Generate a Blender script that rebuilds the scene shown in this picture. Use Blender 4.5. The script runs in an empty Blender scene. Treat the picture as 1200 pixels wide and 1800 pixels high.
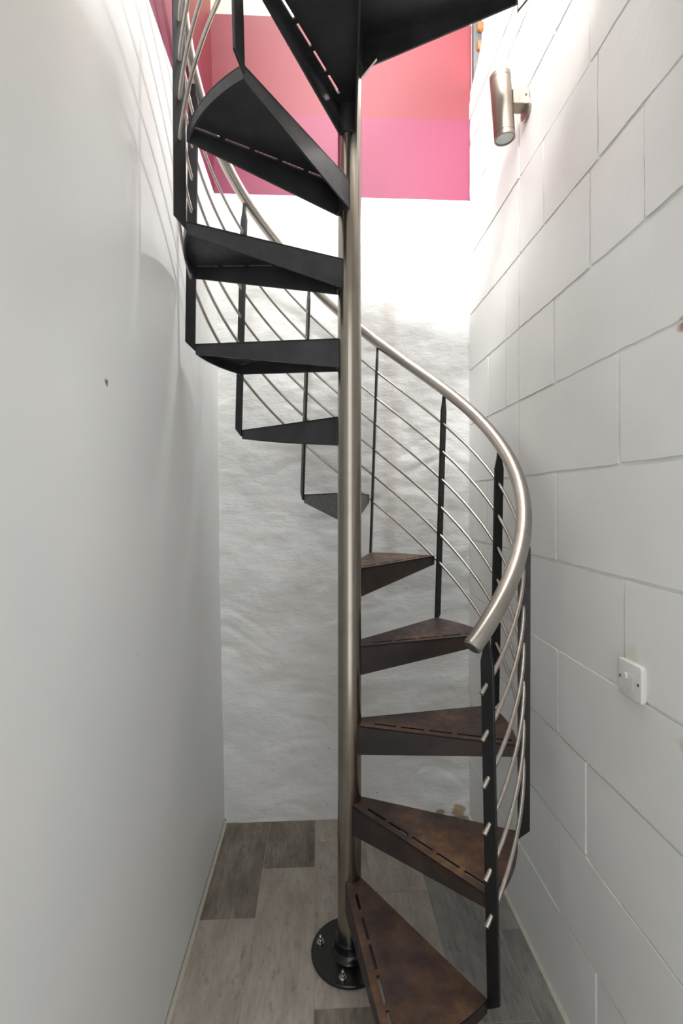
import bpy, bmesh, math, random
from mathutils import Vector, Matrix, noise
random.seed(7)
C = bpy.context.scene.collection
SC = bpy.context.scene
PI = math.pi
# ---------------------------------------------------------------- camera
H = 1.35                       # lens height above the floor
FPX = 850.8                    # focal length in pixels of a 1200x1800 frame
cam = bpy.data.cameras.new('camera')
cam.sensor_fit = 'VERTICAL'; cam.sensor_height = 36.0; cam.sensor_width = 24.0
cam.lens = FPX/1800*36.0
cam.shift_y = -20/1800
cam.clip_start = 0.02
camo = bpy.data.objects.new('camera', cam); C.objects.link(camo)
camo.location = (0, 0, H)
camo.rotation_euler = (PI/2, 0, -math.atan(40/FPX))
SC.camera = camo
# ---------------------------------------------------------------- world, lights, exposure
w = bpy.data.worlds.new('world'); SC.world = w; w.use_nodes = True
bg = w.node_tree.nodes['Background']
bg.inputs[0].default_value = (0.975, 0.985, 0.985, 1); bg.inputs[1].default_value = 1.95
def area(name, loc, target, sx, sy, power, col):
    l = bpy.data.lights.new(name, 'AREA'); l.shape = 'RECTANGLE'; l.size = sx; l.size_y = sy
    l.energy = power; l.color = col
    o = bpy.data.objects.new(name, l); C.objects.link(o); o.location = loc
    o.rotation_euler = (Vector(target)-Vector(loc)).to_track_quat('-Z', 'Y').to_euler()
    return o
area('rooflight_daylight', (0.12, 1.15, 5.16), (0.12, 1.15, 0), 1.0, 1.3, 102, (0.96, 0.985, 1.0))
u = area('added_upper_beam', (0.02, -0.25, 4.05), (0.50, 2.05, 2.66), 0.45, 0.45, 14, (1, 0.985, 0.965))  # added unseen source in the upper room, beam narrowed onto the back-right corner
u.data.spread = math.radians(46)
u = area('window_daylight', (0.72, 1.84, 3.20), (-0.43, 1.25, 2.05), 0.26, 0.26, 6.5, (1, 0.99, 0.98))
u.data.spread = math.radians(75)
SC.view_settings.view_transform = 'Standard'; SC.view_settings.look = 'None'
SC.view_settings.gamma = 1; SC.view_settings.use_curve_mapping = False
SC.view_settings.exposure = 0.0

# ---------------------------------------------------------------- materials
def s2l(c):
    return tuple(((v/255)/12.92 if v/255 <= .04045 else ((v/255+.055)/1.055)**2.4) for v in c)+(1,)
class NT:
    def __init__(s, name):
        s.m = bpy.data.materials.new(name); s.m.use_nodes = True
        s.t = s.m.node_tree; s.b = s.t.nodes['Principled BSDF']
    def n(s, typ, **kw):
        x = s.t.nodes.new(typ)
        for k, v in kw.items():
            if k in x.inputs: x.inputs[k].default_value = v
            else: setattr(x, k, v)
        return x
    def l(s, a, b): s.t.links.new(a, b)
    def coord(s, scale=(1, 1, 1), kind='Object', rnd=False):
        tc = s.n('ShaderNodeTexCoord'); mp = s.n('ShaderNodeMapping'); mp.inputs['Scale'].default_value = scale
        s.l(tc.outputs[kind], mp.inputs[0])
        if rnd:
            oi = s.n('ShaderNodeObjectInfo'); mu = s.n('ShaderNodeMath', operation='MULTIPLY'); mu.inputs[1].default_value = 37.0
            s.l(oi.outputs['Random'], mu.inputs[0]); s.l(mu.outputs[0], mp.inputs['Location'])
        return mp.outputs[0]
    def noise(s, vec, scale, detail=4, rough=.55):
        x = s.n('ShaderNodeTexNoise'); x.inputs['Scale'].default_value = scale
        x.inputs['Detail'].default_value = detail; x.inputs['Roughness'].default_value = rough
        s.l(vec, x.inputs['Vector']); return x.outputs['Fac']
    def ramp(s, fac, stops):
        r = s.n('ShaderNodeValToRGB'); e = r.color_ramp.elements
        while len(e) < len(stops): e.new(.5)
        for i, (p, c) in enumerate(stops): e[i].position = p; e[i].color = c if len(c) == 4 else s2l(c)
        s.l(fac, r.inputs[0]); return r.outputs[0]
    def mix(s, fac, a, b, mode='MIX'):
        x = s.n('ShaderNodeMix', data_type='RGBA', blend_type=mode)
        for v, sock in ((fac, x.inputs[0]), (a, x.inputs[6]), (b, x.inputs[7])):
            if hasattr(v, 'links'): s.l(v, sock)
            else: sock.default_value = v
        return x.outputs[2]
    def math(s, op, a, b=0.0):
        x = s.n('ShaderNodeMath', operation=op)
        for v, sock in ((a, x.inputs[0]), (b, x.inputs[1])):
            if hasattr(v, 'links'): s.l(v, sock)
            else: sock.default_value = v
        return x.outputs[0]
    def set(s, col=None, rough=None, metal=None, spec=None):
        for v, k in ((col, 'Base Color'), (rough, 'Roughness'), (metal, 'Metallic'), (spec, 'Specular IOR Level')):
            if v is None: continue
            if hasattr(v, 'links'): s.l(v, s.b.inputs[k])
            else: s.b.inputs[k].default_value = v
    def bump(s, h, strength=.3, dist=.005):
        x = s.n('ShaderNodeBump'); x.inputs['Strength'].default_value = strength; x.inputs['Distance'].default_value = dist
        s.l(h, x.inputs['Height']); s.l(x.outputs[0], s.b.inputs['Normal'])
    def pos(s):
        g = s.n('ShaderNodeNewGeometry'); p = s.n('ShaderNodeSeparateXYZ'); s.l(g.outputs['Position'], p.inputs[0]); return g.outputs['Position'], p.outputs
    def spot(s, P, c, r, soft=.6, wob=None):
        d = s.n('ShaderNodeVectorMath', operation='DISTANCE'); s.l(P, d.inputs[0]); d.inputs[1].default_value = c
        v = d.outputs['Value']
        if wob is not None: v = s.math('ADD', v, s.math('MULTIPLY', s.math('SUBTRACT', wob, .5), r*1.6))
        mr = s.n('ShaderNodeMapRange'); mr.inputs[1].default_value = r*(1-soft); mr.inputs[2].default_value = r
        mr.inputs[3].default_value = 1; mr.inputs[4].default_value = 0
        s.l(v, mr.inputs[0]); return mr.outputs[0]

WHITE = (226, 227, 226)
def m_wall_left():
    t = NT('white_wall_paint'); P, (x, y, z) = t.pos()
    n1 = t.noise(P, 2.0, 3); n2 = t.noise(P, 60, 3)
    white = t.ramp(n1, [(.3, (222, 224, 224)), (.7, (230, 230, 228))])
    chip = t.spot(P, (-.42, .978, 1.584), .009, .5, t.noise(P, 90, 2))
    white = t.mix(chip, white, s2l((105, 103, 100)))
    for c, r in (((-.41, .97, 1.2), .004), ((-.41, 1.12, 1.0), .004), ((-.415, 1.15, 1.43), .003)):
        white = t.mix(t.math('MULTIPLY', t.spot(P, c, r, .7), .5), white, s2l((120, 118, 115)))
    pink = t.mix(t.math('GREATER_THAN', z, 2.98), s2l((118, 38, 68)), s2l((116, 40, 49)))
    band = t.math('MULTIPLY', t.math('MULTIPLY', t.math('GREATER_THAN', z, 2.634), t.math('LESS_THAN', z, 3.55)), t.math('GREATER_THAN', y, 1.08))
    t.set(t.mix(band, white, pink), .5, spec=.35)
    t.bump(t.math('ADD', n1, t.math('MULTIPLY', n2, .06)), .25, .01); return t.m
def m_wall_back():
    t = NT('rough_plaster_paint'); P, (x, y, z) = t.pos()
    mp = t.n('ShaderNodeMapping'); mp.inputs['Scale'].default_value = (1, 1, 2.2); t.l(P, mp.inputs[0]); v = mp.outputs[0]
    n1 = t.noise(v, 2.2, 5); n2 = t.noise(v, 18, 6, .6); n3 = t.noise(v, 70, 4)
    white = t.ramp(n1, [(.3, (216, 216, 213)), (.52, (226, 226, 224)), (.75, (214, 211, 206))])
    # faint brown water streak and dirty speckles
    st = t.math('ADD', t.math('ABSOLUTE', t.math('SUBTRACT', x, .30)), t.math('MULTIPLY', t.math('SUBTRACT', n1, .5), .06))
    mr = t.n('ShaderNodeMapRange'); mr.inputs[1].default_value = .012; mr.inputs[2].default_value = .04; mr.inputs[3].default_value = .28; mr.inputs[4].default_value = 0
    t.l(st, mr.inputs[0])
    zr = t.n('ShaderNodeMapRange'); zr.inputs[1].default_value = .9; zr.inputs[2].default_value = 1.1; t.l(z, zr.inputs[0])
    white = t.mix(t.math('MULTIPLY', mr.outputs[0], zr.outputs[0]), white, s2l((176, 160, 145)))
    sp = t.ramp(t.noise(P, 55, 2), [(.73, (0, 0, 0, 1)), (.77, (1, 1, 1, 1))])
    zs = t.n('ShaderNodeMapRange'); zs.inputs[1].default_value = 1.0; zs.inputs[2].default_value = .1; zs.inputs[3].default_value = 0; zs.inputs[4].default_value = .7; t.l(z, zs.inputs[0])
    white = t.mix(t.math('MULTIPLY', sp, zs.outputs[0]), white, s2l((92, 86, 78)))
    bare = t.math('MAXIMUM', t.spot(P, (.60, 2.045, .02), .035, .3, n2), t.spot(P, (.52, 2.045, .01), .025, .3, n2))
    white = t.mix(bare, white, s2l((176, 156, 128)))
    pink = t.mix(t.math('GREATER_THAN', z, 2.98), s2l((118, 38, 68)), s2l((116, 40, 49)))
    pink = t.mix(t.math('GREATER_THAN', z, 3.39), pink, s2l((205, 190, 165)))
    white = t.mix(t.math('GREATER_THAN', z, 2.637), white, pink)
    t.set(white, .55, spec=.35)
    fade = t.n('ShaderNodeMapRange'); fade.inputs[1].default_value = 2.45; fade.inputs[2].default_value = 2.0; fade.inputs[3].default_value = .05; fade.inputs[4].default_value = 1; t.l(z, fade.inputs[0])
    h = t.math('MULTIPLY', t.math('ADD', n2, t.math('MULTIPLY', n3, .3)), fade.outputs[0])
    t.bump(h, .3, .012); return t.m
def m_block():
    t = NT('painted_block'); P, (x, y, z) = t.pos()
    n1 = t.noise(P, 3.0, 3); n2 = t.noise(P, 45, 4)
    white = t.ramp(n1, [(.3, (219, 219, 217)), (.7, (227, 227, 225))])
    wob = t.noise(P, 60, 3)
    for c, r, col, a in (((.64, .832, 1.665), .016, (150, 92, 50), .9), ((.64, .822, .915), .02, (190, 150, 135), .5),
                         ((.64, .975, 1.03), .03, (196, 196, 160), .35), ((.64, 1.32, .5), .004, (90, 88, 84), .8)):
        white = t.mix(t.math('MULTIPLY', t.spot(P, c, r, .6, wob), a), white, s2l(col))
    t.set(white, .48, spec=.4)
    t.bump(t.math('ADD', n1, t.math('MULTIPLY', n2, .12)), .35, .012); return t.m
def m_plain(name, col, rough=.5, metal=0.0, spec=.5, bump=None):
    t = NT(name); v = t.coord(); n = t.noise(v, 25, 4)
    a = s2l(col); b = s2l(tuple(max(0, int(c*.9)) for c in col))
    t.set(t.mix(n, a, b), rough, metal, spec)
    if bump: t.bump(t.noise(v, bump[0], 4), bump[1], .002)
    return t.m
def m_tile(name, base, dark, lite, streak=.5):
    t = NT(name); v = t.coord((7, 2.2, 1), rnd=True); v2 = t.coord((50, 8, 1), rnd=True)
    n1 = t.noise(v, 2.2, 5, .65); n2 = t.noise(v2, 2.0, 5, .6); n3 = t.noise(t.coord((2, 2, 1), rnd=True), 3, 4)
    c = t.ramp(n1, [(.28, dark), (.5, base), (.72, lite)])
    c = t.mix(t.math('MULTIPLY', t.ramp(n2, [(.35, (1, 1, 1, 1)), (.55, (0, 0, 0, 1))]), streak), c, s2l(dark))
    c = t.mix(t.math('MULTIPLY', n3, .25), c, s2l(base))
    sp = t.ramp(t.noise(t.coord((14, 6, 1), rnd=True), 3.5, 6, .7), [(.56, (0, 0, 0, 1)), (.72, (.75, .75, .75, 1))])
    c = t.mix(sp, c, s2l(tuple(int(q*.82) for q in dark)))
    t.set(c, .42, spec=.4); t.bump(n2, .12, .001); return t.m
def m_steel_rust():
    t = NT('rusted_tread_steel'); v = t.coord(); P, (x, y, z) = t.pos()
    n1 = t.noise(P, 8, 6, .65); n2 = t.noise(P, 45, 5, .6); n3 = t.noise(P, 5, 3)
    c = t.ramp(n1, [(.34, (36, 27, 27)), (.46, (68, 48, 41)), (.56, (98, 70, 52)), (.7, (146, 110, 76))])
    c = t.mix(t.math('MULTIPLY', n2, .55), c, s2l((64, 52, 49)))
    c = t.mix(t.ramp(n3, [(.45, (0, 0, 0, 1)), (.7, (.6, .6, .6, 1))]), c, s2l((66, 57, 60)))
    t.set(c, t.ramp(n2, [(.3, (.36,)*3+(1,)), (.7, (.58,)*3+(1,))]), .12, .5); t.bump(n2, .12, .002); return t.m
def m_skirt():
    t = NT('brown_dark_skirt'); P, _ = t.pos(); n1 = t.noise(P, 9, 5); n2 = t.noise(P, 50, 4)  # mottled brown-black for the skirts of the lower treads
    t.set(t.ramp(n1, [(.35, (36, 30, 30)), (.6, (56, 44, 40)), (.8, (78, 58, 48))]), t.ramp(n2, [(.3, (.34,)*3+(1,)), (.7, (.55,)*3+(1,))]), .15, .5); t.bump(n2, .1, .002); return t.m
def m_steel_dark(name='black_steel', col=(44, 44, 47), lite=(66, 66, 68)):
    t = NT(name); P, _ = t.pos(); n1 = t.noise(P, 9, 5); n2 = t.noise(P, 60, 4)
    c = t.ramp(n1, [(.35, col), (.75, lite)])
    t.set(c, t.ramp(n2, [(.3, (.34,)*3+(1,)), (.7, (.5,)*3+(1,))]), .25, .5); t.bump(n2, .08, .002); return t.m
def m_stainless(name, col, rough, stretch=(90, 90, 2), streak=.35):
    t = NT(name); v = t.coord(stretch); n = t.noise(v, 1.0, 4); n2 = t.noise(t.coord(), 6, 4)
    c = t.mix(n, s2l(col), s2l(tuple(int(q*.78) for q in col)))
    c = t.mix(t.ramp(n2, [(.5, (0, 0, 0, 1)), (.8, (streak,)*3+(1,))]), c, s2l((120, 108, 92)))
    r = t.n('ShaderNodeMapRange'); r.inputs[3].default_value = rough*.8; r.inputs[4].default_value = rough*1.25; t.l(n, r.inputs[0])
    t.set(c, r.outputs[0], 1.0)
    t.b.inputs['Anisotropic'].default_value = .3; return t.m
M = dict(left=m_wall_left(), back=m_wall_back(), block=m_block(),
         mortar=m_plain('painted_mortar', (240, 240, 236), .6, bump=(80, .3)),
         ceil=m_plain('ceiling_paint', (238, 232, 220), .7), grout=m_plain('grout', (176, 168, 156), .8),
         caulk=m_plain('caulk_line', (196, 190, 176), .6),
         tile_a=m_tile('tile_light', (164, 155, 145), (136, 126, 115), (182, 175, 166), .35),
         tile_b=m_tile('tile_dark', (124, 115, 104), (84, 76, 67), (156, 148, 137), .5),
         tile_c=m_tile('tile_grey', (130, 127, 122), (100, 97, 93), (152, 149, 144), .5),
         rust=m_steel_rust(), skirt=m_skirt(), dark=m_steel_dark(), post=m_steel_dark('baluster_steel', (19, 19, 21), (33, 33, 35)),
         gloss=m_plain('gloss_black', (14, 15, 17), .22, 0, .6, bump=(120, .25)),
         pole=m_stainless('pole_steel', (172, 165, 154), .2, (70, 70, 1.2), .6), rail=m_stainless('handrail_steel', (196, 190, 182), .3, (14, 14, 14), .25),
         rod=m_stainless('rod_steel', (200, 192, 184), .34), bolt=m_stainless('bolt_steel', (210, 208, 204), .25),
         nickel=m_stainless('lamp_nickel', (172, 160, 148), .38, (60, 60, 1), .2),
         lens=m_plain('lamp_lens', (205, 210, 206), .25), seam=m_plain('dark_seam', (60, 56, 52), .5),
         plastic=m_plain('white_plastic', (222, 221, 217), .3), screw=m_stainless('screw_steel', (150, 148, 144), .35),
         frame=m_plain('grey_window_paint', (84, 83, 84), .5), rusty=m_plain('rust_spot', (150, 92, 44), .7), stay=m_plain('stay_iron', (58, 42, 36), .6))

# ---------------------------------------------------------------- mesh helpers
def obj(name, bm, mat, parent=None, smooth=False, kind=None):
    me = bpy.data.meshes.new(name); bmesh.ops.recalc_face_normals(bm, faces=bm.faces[:]); bm.to_mesh(me); bm.free()
    if smooth:
        for p in me.polygons: p.use_smooth = True
    me.materials.append(mat)
    o = bpy.data.objects.new(name, me); C.objects.link(o)
    if parent: o.parent = parent
    if kind: o['kind'] = kind
    return o
def share(name, me, parent, mat=None):
    o = bpy.data.objects.new(name, me); C.objects.link(o); o.parent = parent
    if mat:
        o.material_slots[0].link = 'OBJECT'; o.material_slots[0].material = mat
    return o
def autosmooth(o, deg=35):
    me = o.data
    for p in me.polygons: p.use_smooth = True
    me.set_sharp_from_angle(angle=math.radians(deg))
def box(bm, x0, x1, y0, y1, z0, z1):
    vs = [bm.verts.new((x, y, z)) for x in (x0, x1) for y in (y0, y1) for z in (z0, z1)]
    for f in ((0, 1, 3, 2), (4, 6, 7, 5), (0, 4, 5, 1), (2, 3, 7, 6), (0, 2, 6, 4), (1, 5, 7, 3)): bm.faces.new([vs[i] for i in f])
    return vs
def bevel(bm, r, seg=2):
    bmesh.ops.bevel(bm, geom=bm.edges[:], offset=r, segments=seg, affect='EDGES', profile=.5)
def prism(bm, pts, ext):                 # pts: 3D polygon, ext: vector
    a = [bm.verts.new(p) for p in pts]; b = [bm.verts.new(Vector(p)+Vector(ext)) for p in pts]; n = len(pts)
    bm.faces.new(a); bm.faces.new(b[::-1])
    for i in range(n): bm.faces.new((a[i], b[i], b[(i+1) % n], a[(i+1) % n]))
def lathe(bm, prof, n=32, M4=Matrix()):   # prof: (r, z)
    rings = []
    for r, z in prof:
        if r < 1e-6: rings.append([bm.verts.new(M4 @ Vector((0, 0, z)))])
        else: rings.append([bm.verts.new(M4 @ Vector((r*math.cos(2*PI*i/n), r*math.sin(2*PI*i/n), z))) for i in range(n)])
    for a, b in zip(rings, rings[1:]):
        for i in range(n):
            j = (i+1) % n
            if len(a) == 1 and len(b) == 1: continue
            if len(a) == 1: bm.faces.new((a[0], b[i], b[j]))
            elif len(b) == 1: bm.faces.new((a[i], b[0], a[j]))
            else: bm.faces.new((a[i], a[j], b[j], b[i]))
def tube(bm, pts, r, n=12):
    rings = []
    for i, p in enumerate(pts):
        t = (Vector(pts[min(i+1, len(pts)-1)])-Vector(pts[max(i-1, 0)])).normalized()
        s = t.cross(Vector((0, 0, 1)))
        if s.length < 1e-4: s = Vector((1, 0, 0))
        s.normalize(); u = s.cross(t)
        rings.append([bm.verts.new(Vector(p)+r*(math.cos(2*PI*k/n)*s+math.sin(2*PI*k/n)*u)) for k in range(n)])
    for a, b in zip(rings, rings[1:]):
        for k in range(n): bm.faces.new((a[k], a[(k+1) % n], b[(k+1) % n], b[k]))
    bm.faces.new(rings[0]); bm.faces.new(rings[-1][::-1])

# ---------------------------------------------------------------- the setting
XR, YB, YF, ZC = 0.645, 2.05, -0.5, 5.2
XL0, LEAN = -0.394, 0.0164
def xl(z): return XL0-LEAN*z
# floor slab with single plank tiles
bm = bmesh.new(); box(bm, -.62, .86, YF, YB+.2, -.12, -.0012); floor = obj('floor', bm, M['grout'], kind='structure')
cols = [(-.395, -.205), (-.205, -.014), (-.014, .180), (.180, .375), (.375, .570), (.570, .655)]
cuts = [[1.577, .949, .321, -.307], [1.787, 1.159, .531, -.1, -.45], [1.917, 1.287, .66, .03, -.45], [1.66, 1.03, .4, -.23], [1.86, 1.232, .6, -.02, -.4], [1.5, .87, .24, -.39]]
tone = {(0, 0): 'tile_b', (1, 0): 'tile_b', (4, 1): 'tile_c', (4, 0): 'tile_c', (5, 1): 'tile_c', (5, 0): 'tile_c', (4, 2): 'tile_c', (2, 2): 'tile_b'}
for ci, (x0, x1) in enumerate(cols):
    e = [YB-.001]+[q for q in cuts[ci] if q > YF+.03]+[YF]
    for ti in range(len(e)-1):
        y1, y0 = e[ti], e[ti+1]
        if y1-y0 < .02: continue
        g = .0010; cx, cy = (x0+x1)/2, (y0+y1)/2
        bm = bmesh.new(); box(bm, x0+g-cx, x1-g-cx, y0+g-cy, y1-g-cy, -.004, random.uniform(-.0004, .0004))
        bevel(bm, .0005, 1)
        o = obj('tile', bm, M[tone.get((ci, ti), 'tile_a')], floor); o.location = (cx, cy, 0)
# left wall: smooth paint, leaning slightly outwards
bm = bmesh.new(); ny, nz = 70, 90; g = []
for j in range(nz+1):
    z = -.02+(ZC+.02)*j/nz
    row = []
    for i in range(ny+1):
        y = YF+(YB+.15-YF)*i/ny
        d = .004*noise.noise((y*1.7, z*1.3, 2.0))
        row.append(bm.verts.new((xl(z)+d*min(1, z*2 if z > 0 else 0), y, z)))
    g.append(row)
for j in range(nz):
    for i in range(ny): bm.faces.new((g[j][i], g[j][i+1], g[j+1][i+1], g[j+1][i]))
bmesh.ops.recalc_face_normals(bm, faces=bm.faces[:])
r = bmesh.ops.extrude_face_region(bm, geom=bm.faces[:])
bmesh.ops.translate(bm, verts=[v for v in r['geom'] if isinstance(v, bmesh.types.BMVert)], vec=(-.16, 0, 0))
wl = obj('wall_left', bm, M['left'], kind='structure'); autosmooth(wl)
# back wall: lumpy plaster
def lump(x, z):
    f = 1.0 if z < 2.05 else max(.06, 1-(z-2.05)/.35)
    a = noise.fractal((x*2.2, z*3.4, 5.1), 1.0, 2.1, 3)*.009
    rdg = abs(noise.noise((x*4.0, z*11+noise.noise((x*3, z*2, 0))*1.5, 1.3)))
    b = -(1-min(1, rdg*4))*.0055*max(0, noise.noise((x*3.1, z*3.1, 9))+.25)
    c = noise.fractal((x*9, z*15, 2.2), 1.0, 2.0, 4)*.0034
    sh = .007*(1/(1+math.exp(-(z-1.02-.05*noise.noise((x*3, 0, 0)))*60)) if x > .2 else 0)*max(0, min(1, (x-.2)*8))*(1 if z < 1.5 else max(0, 1-(z-1.5)*2))
    return (a+b+c+sh)*f
bm = bmesh.new(); nx, nz = 170, 540; g = []; X0, X1 = -.62, .655
for j in range(nz+1):
    z = -.02+(ZC+.02)*j/nz
    g.append([bm.verts.new((X0+(X1-X0)*i/nx, YB-lump(X0+(X1-X0)*i/nx, z), z)) for i in range(nx+1)])
for j in range(nz):
    for i in range(nx): bm.faces.new((g[j][i], g[j][i+1], g[j+1][i+1], g[j+1][i]))
edge = [g[0][0], g[0][-1], g[-1][-1], g[-1][0]]
# thickness: frame of side faces and a back face
bk = [bm.verts.new((v.co.x, YB+.2, v.co.z)) for v in edge]
bm.faces.new(bk)
for A_, B_, a, b in ((g[0], None, 0, 1), ([r_[-1] for r_ in g], None, 1, 2), (g[-1][::-1], None, 2, 3), ([r_[0] for r_ in g][::-1], None, 3, 0)):
    bm.faces.new(A_+[bk[b], bk[a]])
wb = obj('wall_back', bm, M['back'], kind='structure'); autosmooth(wb, 60)
# right wall: mortar core with an opening up by the back corner, and painted blocks in front of it
CORE = XR+.0042
bm = bmesh.new()
prism(bm, [(CORE, YF, -.02), (CORE, YB+.2, -.02), (CORE, YB+.2, 3.03), (CORE, 1.87, 3.17), (CORE, 1.76, 3.19), (CORE, 1.60, 3.05), (CORE, 1.50, 2.97), (CORE, 1.20, 2.97), (CORE, 1.20, ZC), (CORE, YF, ZC)], (.2, 0, 0))
prism(bm, [(CORE, 1.20, 3.55), (CORE, YB+.2, 3.55), (CORE, YB+.2, ZC), (CORE, 1.20, ZC)], (.2, 0, 0))
wr = obj('wall_right', bm, M['mortar'], kind='structure')
zs = [0, .25, .488, .72, .95, 1.185, 1.427, 1.67, 1.904, 2.14, 2.39, 2.63, 2.87, 2.98]
js = {0: [1.097, .56, .03, -.5, 1.62], 1: [1.273, .74, .2, -.34, 1.8], 2: [1.14, .6, .07, -.46, 1.67], 3: [1.276, .74, .2, -.33, 1.8],
      4: [.994, .46, -.07, -.6, 1.53], 5: [1.288, .75, .22, -.31, 1.532, 1.83], 6: [1.011, .48, -.05, -.58, 1.532], 7: [1.301, .77, .23, -.3, 1.532, 1.646, 1.815],
      8: [.931, 1.125, .4, -.13, 1.532, 1.646], 9: [1.092, 1.362, .56, .03, -.5, 1.532], 10: [1.127, .6, .07, -.46, 1.532, 1.85],
      11: [1.3, .77, .24, -.3, 1.532], 12: [1.1, .57, .04, -.5, 1.65]}
def block(y0, y1, z0, z1, top=None):
    cy, cz = (y0+y1)/2, (z0+z1)/2; g = random.uniform(.0028, .0044)
    bm = bmesh.new()
    ph = random.uniform(0, 90); amp = .0020+.0022*max(0, min(1, (cz-1.3)/.8))
    wob = lambda a, b: amp*(noise.noise((a*9+ph, b, 0))+.6*noise.noise((a*31+ph, b, 5)))
    gl, gr = random.uniform(.002, .0046), random.uniform(.002, .0046)
    n = max(3, int((y1-y0)/.022)); m = max(3, int((z1-z0)/.022)); lo, hi = [], []
    Y0, Y1, Zl, Zh = y0+gl-cy, y1-gr-cy, z0-cz+g, z1-cz-g
    for i in range(n+1):
        y = Y0+(Y1-Y0)*i/n; e = min(1, i/2, (n-i)/2)
        lo.append((y, Zl+wob(y, 1)*e)); hi.append((y, Zh+wob(y, 2)*e))
    rt = [(Y1+wob(Zl+(Zh-Zl)*i/m, 3)*min(1, i/2, (m-i)/2), Zl+(Zh-Zl)*i/m) for i in range(1, m)]
    lf = [(Y0+wob(Zl+(Zh-Zl)*i/m, 4)*min(1, i/2, (m-i)/2), Zl+(Zh-Zl)*i/m) for i in range(m-1, 0, -1)]
    d0, d1 = random.uniform(-.0012, .0012), random.uniform(-.0012, .0012)
    prism(bm, [(0+d0+(d1-d0)*(p[0]+.3)/.6, p[0], p[1]) for p in lo+rt+hi[::-1]+lf], (.02, 0, 0))
    fr = [e for e in bm.edges if all(v.co.x < .01 for v in e.verts)]
    bmesh.ops.bevel(bm, geom=fr, offset=.0030, segments=2, affect='EDGES', profile=.5)
    o = obj('block', bm, M['block'], wr); o.location = (XR, cy, cz); return o
for k in range(13):
    e = sorted([YF]+[q for q in js[k] if q > YF+.05]+[YB-.004])
    for y0, y1 in zip(e, e[1:]): block(y0, y1, zs[k], zs[k+1])
for k, (z0, z1) in enumerate(((2.98, 3.27), (3.27, 3.55), (3.55, 3.8))):    # courses beside the opening
    e = [YF, -.1+.2*k, .42+.1*k, 1.20]
    for y0, y1 in zip(e, e[1:]): block(y0, y1, z0, z1)
# plastered sill of the opening, swept round the block edge
bm = bmesh.new()
prism(bm, [(XR, YB, 2.982), (XR, YB, 3.05), (XR, 1.87, 3.185), (XR, 1.76, 3.20), (XR, 1.60, 3.06), (XR, 1.51, 2.985)], (.21, 0, 0))
obj('window_sill', bm, M['mortar'], wr)
# ceiling
bm = bmesh.new(); box(bm, -.62, .86, YF, YB+.2, ZC, ZC+.12); obj('ceiling', bm, M['ceil'], kind='structure')
# upper floor slab over the lower corridor, ending at the stair well
bm = bmesh.new(); box(bm, -.60, .84, YF, .86, 2.56, 2.74); obj('ceiling', bm, M['ceil'], kind='structure')
# caulk lines where walls meet floor
for nme, pts in (('trim_1', [(xl(0)+.001, YF, .0), (xl(0)+.011, YF, .0), (xl(0)+.002, YF, .010)]), ('trim_2', [(XR+.001, YF, .0), (XR-.009, YF, .0), (XR, YF, .009)])):
    bm = bmesh.new(); prism(bm, pts, (0, YB-YF-.005, 0)); obj(nme, bm, M['caulk'], kind='structure')
# window in the opening: grey steel frame with rusty hinge lugs, two slanting stays, pane
win = bpy.data.objects.new('window_1', None); C.objects.link(win); win['kind'] = 'structure'; win.location = (.70, 2.02, 3.05)
def wpart(name, bm, mat, **k):
    o = obj(name, bm, mat, win, **k); o.matrix_parent_inverse = Matrix.Translation(win.location).inverted(); return o
bm = bmesh.new(); box(bm, .655, .690, 2.020, 2.048, 3.04, 3.55); bevel(bm, .002, 1); wpart('frame', bm, M['frame'])
for z in (3.09, 3.17, 3.27, 3.35):
    bm = bmesh.new(); box(bm, .668, .694, 2.005, 2.022, z-.018, z+.018); bevel(bm, .005, 2); wpart('hinge', bm, M['rusty'])
for dx in (0, .03):
    bm = bmesh.new(); tube(bm, [(.70+dx*.4, 1.98, 3.10), (.735+dx*1.5, 1.97, 3.45)], .0055, 8); wpart('stay', bm, M['stay'])

# ---------------------------------------------------------------- spiral staircase
PX, PY = .0918, 1.4434
R, A0, S, RISE, Z0, TT, TILT = .4874, -.9167, .5631, .2280, .2103, .0238, .0694
PR = .0352; BW, BT = .031, .008; RT = R-BW/2
HRR = .889
stair = bpy.data.objects.new('spiral_staircase', None); C.objects.link(stair); stair.location = (PX, PY, 0)
stair['label'] = 'black and rusty steel spiral staircase with stainless handrail winding around a steel pole'
stair['category'] = 'staircase'
# pole and base plate
bm = bmesh.new(); lathe(bm, [(0, .03), (PR, .03), (PR, 2.79), (PR-.004, 2.795), (0, 2.795)], 48)
po = obj('pole', bm, M['pole'], stair); autosmooth(po)
bm = bmesh.new(); lathe(bm, [(0, .0005), (.112, .0005), (.114, .003), (.114, .009), (.112, .011), (.056, .011), (.053, .014), (.0505, .016), (.047, .018), (.0425, .026), (.0425, .047), (.039, .050), (.0353, .050), (.0353, .03), (0, .03)], 64)
base = obj('base_plate', bm, M['gloss'], stair); autosmooth(base, 40)
bm = bmesh.new(); lathe(bm, [(0, 0), (.011, 0), (.011, .002), (0, .002)], 20); lathe(bm, [(0, .002), (.0085, .002), (.0085, .009), (0, .009)], 6); lathe(bm, [(0, .009), (.0045, .009), (.0045, .019), (.0035, .021), (0, .021)], 12)
me = None
for a in (164, 254, 344, 74):
    p = (.090*math.cos(math.radians(a)), .090*math.sin(math.radians(a)), .011)
    if me is None: o = obj('bolt', bm, M['bolt'], base); me = o.data
    else: o = share('bolt', me, base)
    o.location = p; o.rotation_euler = (0, 0, random.random())
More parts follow.
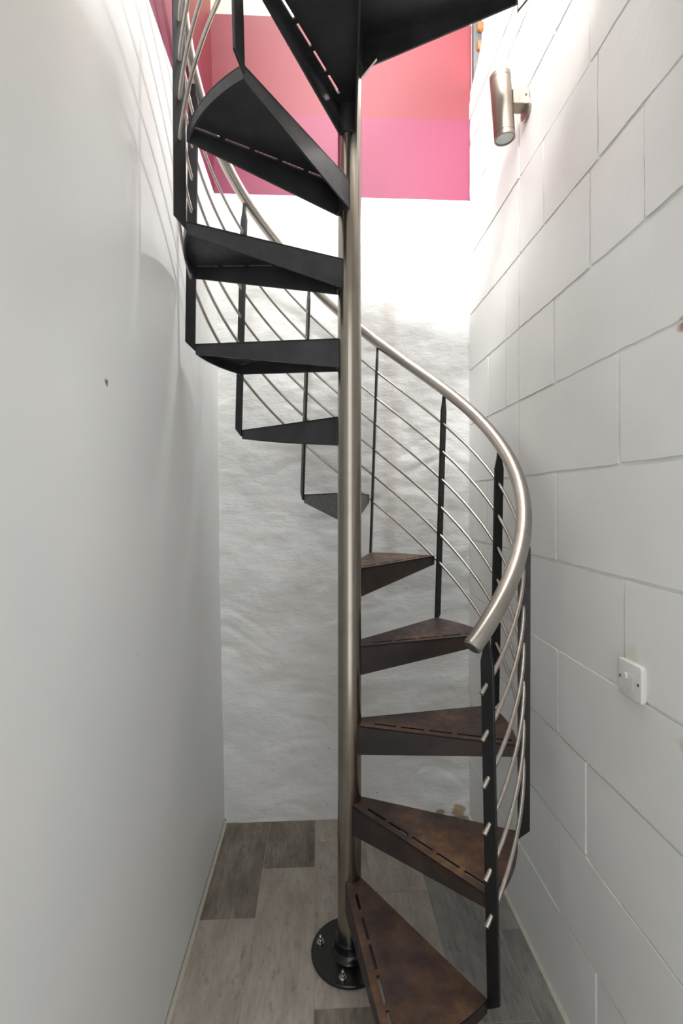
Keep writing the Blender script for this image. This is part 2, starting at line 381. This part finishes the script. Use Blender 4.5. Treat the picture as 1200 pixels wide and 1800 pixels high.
# tread: slotted top plate with tapering side skirts and an outer lip; local x axis = front edge direction
def tread_mesh(span, slots=True):
    bm = bmesh.new()
    ri = PR*.985; th = .005
    fi = Vector((ri*math.cos(-.55), ri*math.sin(-.55))); bi = Vector((ri*math.cos(span+.55), ri*math.sin(span+.55)))
    n = max(8, int(14*span/S))
    arc = [Vector((RT*math.cos(span*i/n), RT*math.sin(span*i/n))) for i in range(n+1)]
    inn = [Vector((ri*math.cos(span+.55-(span+1.1)*i/5), ri*math.sin(span+.55-(span+1.1)*i/5))) for i in range(6)]
    outer = arc+inn                      # front outer -> back outer -> back inner -> front inner
    loops = [outer]
    fd = (arc[0]-fi).normalized(); fn = Vector((-fd.y, fd.x)); L = (arc[0]-fi).length
    if slots:
        s0 = .045; sl, gp = .066, .014
        for i in range(5):
            a = s0+i*(sl+gp); b = a+sl
            if b > L-.012: b = L-.012
            c0, c1 = .019, .0268
            loops.append([fi+fd*a+fn*c0, fi+fd*b+fn*c0, fi+fd*b+fn*c1, fi+fd*a+fn*c1])
    es = []
    for lp in loops:
        vs = [bm.verts.new((p.x, p.y, 0)) for p in lp]
        es += [bm.edges.new((vs[i], vs[(i+1) % len(vs)])) for i in range(len(vs))]
    bmesh.ops.triangle_fill(bm, use_beauty=True, use_dissolve=False, edges=es)
    r = bmesh.ops.extrude_face_region(bm, geom=bm.faces[:])
    bmesh.ops.translate(bm, verts=[v for v in r['geom'] if isinstance(v, bmesh.types.BMVert)], vec=(0, 0, -th))
    t = .005
    for a, b, nrm in ((fi, arc[0], fn), (bi, arc[-1], -Vector((-(arc[-1]-bi).y, (arc[-1]-bi).x)).normalized())):
        ex = nrm*t
        prism(bm, [(a.x, a.y, -.0003), (b.x, b.y, -.0003), (b.x, b.y, -.032), (a.x, a.y, -.086)], (ex.x, ex.y, 0))
    for i in range(n):
        a, b = arc[i], arc[i+1]; a2, b2 = a*(1-t/RT), b*(1-t/RT)
        vs = [bm.verts.new((q.x, q.y, z)) for z in (-.0006, -.032) for q in (a, b, b2, a2)]
        for f in ((0, 1, 2, 3), (7, 6, 5, 4), (0, 4, 5, 1), (2, 6, 7, 3)): bm.faces.new([vs[k] for k in f])
        if i == 0: bm.faces.new((vs[0], vs[3], vs[7], vs[4]))
        if i == n-1: bm.faces.new((vs[1], vs[5], vs[6], vs[2]))
    # weld collar against the pole
    prism(bm, [(ri*1.0*math.cos(a), ri*1.0*math.sin(a), -.086) for a in [(-.5+(span+1.0)*i/6) for i in range(7)]]+[((ri+.004)*math.cos(a), (ri+.004)*math.sin(a), -.086) for a in [(-.5+(span+1.0)*i/6) for i in range(6, -1, -1)]], (0, 0, .081))
    return bm
GAP = .012
tm = None
for k in range(11):
    if tm is None:
        o = obj('tread', tread_mesh(S-GAP), M['dark'], stair); tm = o.data
        tm.materials.append(M['dark'])
        for p in tm.polygons: p.material_index = 0 if p.normal.z > .9 else 1
    else: o = share('tread', tm, stair)
    for sl, mt in zip(o.material_slots, (M['rust'], M['skirt']) if k < 5 else (M['dark'], M['dark'])):
        sl.link = 'OBJECT'; sl.material = mt
    o.location = (0, 0, Z0+RISE*k+TT); o.rotation_euler = (0, 0, A0+S*(k-1)+GAP/2)
LA = math.radians(341)
o = obj('landing_plate', tread_mesh(LA-(A0+10*S)-GAP/2, False), M['dark'], stair); o.location = (0, 0, Z0+RISE*11+TT-.015); o.rotation_euler = (0, 0, A0+S*10+GAP/2)
zl = Z0+RISE*11+TT-.015; ga = LA-.12; bm = bmesh.new()
prism(bm, [(.034*math.cos(ga), .034*math.sin(ga), zl-.055), (.034*math.cos(ga), .034*math.sin(ga), zl-.128), (.085*math.cos(ga), .085*math.sin(ga), zl-.086), (.085*math.cos(ga), .085*math.sin(ga), zl-.055)], (.003, .006, 0)); obj('gusset', bm, M['bolt'], stair)
# balusters
DZ = HRR/(1+RISE*TILT/S)
bm = bmesh.new(); hw = BW/2
prism(bm, [(-hw, -BT/2, 0), (hw, -BT/2, .030), (hw, -BT/2, DZ-.078), (.0065, -BT/2, DZ-.048), (.005, -BT/2, DZ-.012), (-.005, -BT/2, DZ-.012), (-.0065, -BT/2, DZ-.048), (-hw, -BT/2, DZ-.078)], (0, BT, 0))
bevel(bm, .0012, 1)
for v in bm.verts: v.co.y -= R*TILT*v.co.z
pm = None
for k in list(range(11))+['L']:
    a = LA-.004 if k == 'L' else A0+S*k
    z = Z0+RISE*11-.045 if k == 'L' else Z0+RISE*k
    if pm is None: o = obj('baluster', bm, M['post'], stair); pm = o.data
    else: o = share('baluster', pm, stair)
    o.location = (R*math.cos(a), R*math.sin(a), z); o.rotation_euler = (0, 0, a)
# helical rods and handrail
def hel(k, rel, rad=R):
    a = A0+S*k; return (rad*math.cos(a), rad*math.sin(a), Z0+RISE*k+rel)
for i in range(6):
    rel = .760-.1055*i
    ks = -.075-TILT*rel/S; n = 130; k1 = 10.15-TILT*rel/S
    bm = bmesh.new(); tube(bm, [hel(ks+(k1-ks)*j/n, rel) for j in range(n+1)], .005, 10)
    o = obj('rail_rod', bm, M['rod'], stair); autosmooth(o)
def hrel(k):
    T = [(-1, .890), (2.4, .891), (4.0, .879), (4.6, .881), (5.4, .903), (6.2, .893), (7, .886), (20, .886)]
    for (a, va), (b, vb) in zip(T, T[1:]):
        if a <= k <= b:
            t = (k-a)/(b-a); t = t*t*(3-2*t); return va+(vb-va)*t
    return .886
bm = bmesh.new(); n = 220; k0, k1 = -.27, 11.0
tube(bm, [hel(k0+(k1-k0)*j/n, hrel(k0+(k1-k0)*j/n)) for j in range(n+1)], .0200, 24)
hrail = obj('handrail', bm, M['rail'], stair); autosmooth(hrail)
p0 = Vector(hel(k0, hrel(k0))); p1 = Vector(hel(k0+.05, hrel(k0)+RISE*0)); d = (Vector(hel(k0+.05, hrel(k0)))-p0).normalized()
bm = bmesh.new(); lathe(bm, [(0, -.003), (.0165, -.003), (.0185, -.0015), (.0188, .004), (0, .004)], 24, Matrix.Translation(p0) @ d.to_track_quat('Z', 'Y').to_matrix().to_4x4())
o = obj('end_cap', bm, M['bolt'], hrail); autosmooth(o)

# ---------------------------------------------------------------- wall lamp
lamp = bpy.data.objects.new('wall_lamp', None); C.objects.link(lamp); lamp.location = (XR, 1.472, 2.585)
lamp['label'] = 'brushed nickel cylinder wall lamp mounted high on the white block wall'; lamp['category'] = 'lamp'
T4 = Matrix.Translation((-.078, 0, -.020)) @ Matrix.Rotation(math.radians(-4.5), 4, 'Y')
Rl, hl = .0315, .098
def lp(name, prof, mat, M4=T4, n=40, parent=lamp):
    bm = bmesh.new(); lathe(bm, prof, n, M4); o = obj(name, bm, mat, parent); autosmooth(o); return o
body = lp('lamp_body', [(0, -hl+.016), (Rl, -hl+.016), (Rl, hl-.016), (0, hl-.016)], M['nickel'])
for sg in (-1, 1):
    lp('seam', [(0, sg*(hl-.0163)), (Rl-.001, sg*(hl-.0163)), (Rl-.001, sg*(hl-.0148)), (0, sg*(hl-.0148))], M['seam'], parent=body)
    lp('bezel', [(Rl-.005, sg*(hl-.0148)), (Rl, sg*(hl-.0148)), (Rl, sg*(hl-.001)), (Rl-.001, sg*hl), (Rl-.0045, sg*hl), (Rl-.005, sg*(hl-.003))], M['nickel'])
    lp('lens', [(0, sg*(hl-.0035)), (Rl-.005, sg*(hl-.0035)), (Rl-.005, sg*(hl-.012)), (0, sg*(hl-.012))], M['lens'])
bm = bmesh.new(); box(bm, -.052, -.001, -.021, .021, -.022, .028); bevel(bm, .003, 2); br = obj('bracket', bm, M['nickel'], lamp)
bm = bmesh.new(); lathe(bm, [(0, 0), (.003, 0), (.003, .0015), (0, .0015)], 10, Matrix.Translation((-.012, -.021, .006)) @ Matrix.Rotation(PI/2, 4, 'X')); obj('screw', bm, M['seam'], br)
bm = bmesh.new(); lathe(bm, [(0, 0), (.031, 0), (.031, .006), (.029, .008), (0, .008)], 36, Matrix.Translation((0, 0, -.024)) @ Matrix.Rotation(-PI/2, 4, 'Y')); o = obj('mounting_plate', bm, M['nickel'], lamp); autosmooth(o)

# ---------------------------------------------------------------- fused wall switch
sw = bpy.data.objects.new('wall_switch', None); C.objects.link(sw); sw.location = (XR, .9635, .982)
sw['label'] = 'white square plastic fused switch plate on the white block wall'; sw['category'] = 'switch'
bm = bmesh.new(); box(bm, -.010, -.0005, -.0385, .0385, -.0375, .0375)
bmesh.ops.bevel(bm, geom=[e for e in bm.edges if abs(e.verts[0].co.x-e.verts[1].co.x) > .005], offset=.007, segments=4, affect='EDGES', profile=.5)
bmesh.ops.bevel(bm, geom=[e for e in bm.edges if all(v.co.x < -.009 for v in e.verts)], offset=.0032, segments=3, affect='EDGES', profile=.5)
pl = obj('plate', bm, M['plastic'], sw); autosmooth(pl, 50)
bm = bmesh.new(); box(bm, -.0112, -.0099, -.014, .012, -.017, .0135); bevel(bm, .0005, 1); obj('fuse_carrier', bm, M['plastic'], sw)
bm = bmesh.new(); box(bm, -.0150, -.0108, .003, .0115, .002, .0125); bevel(bm, .0012, 2); obj('fuse_grip', bm, M['plastic'], sw)
for y in (-.029, .029):
    bm = bmesh.new(); lathe(bm, [(0, 0), (.0032, 0), (.0030, .0008), (0, .0008)], 14, Matrix.Translation((-.0099, y, 0)) @ Matrix.Rotation(-PI/2, 4, 'Y')); obj('screw', bm, M['screw'], sw)
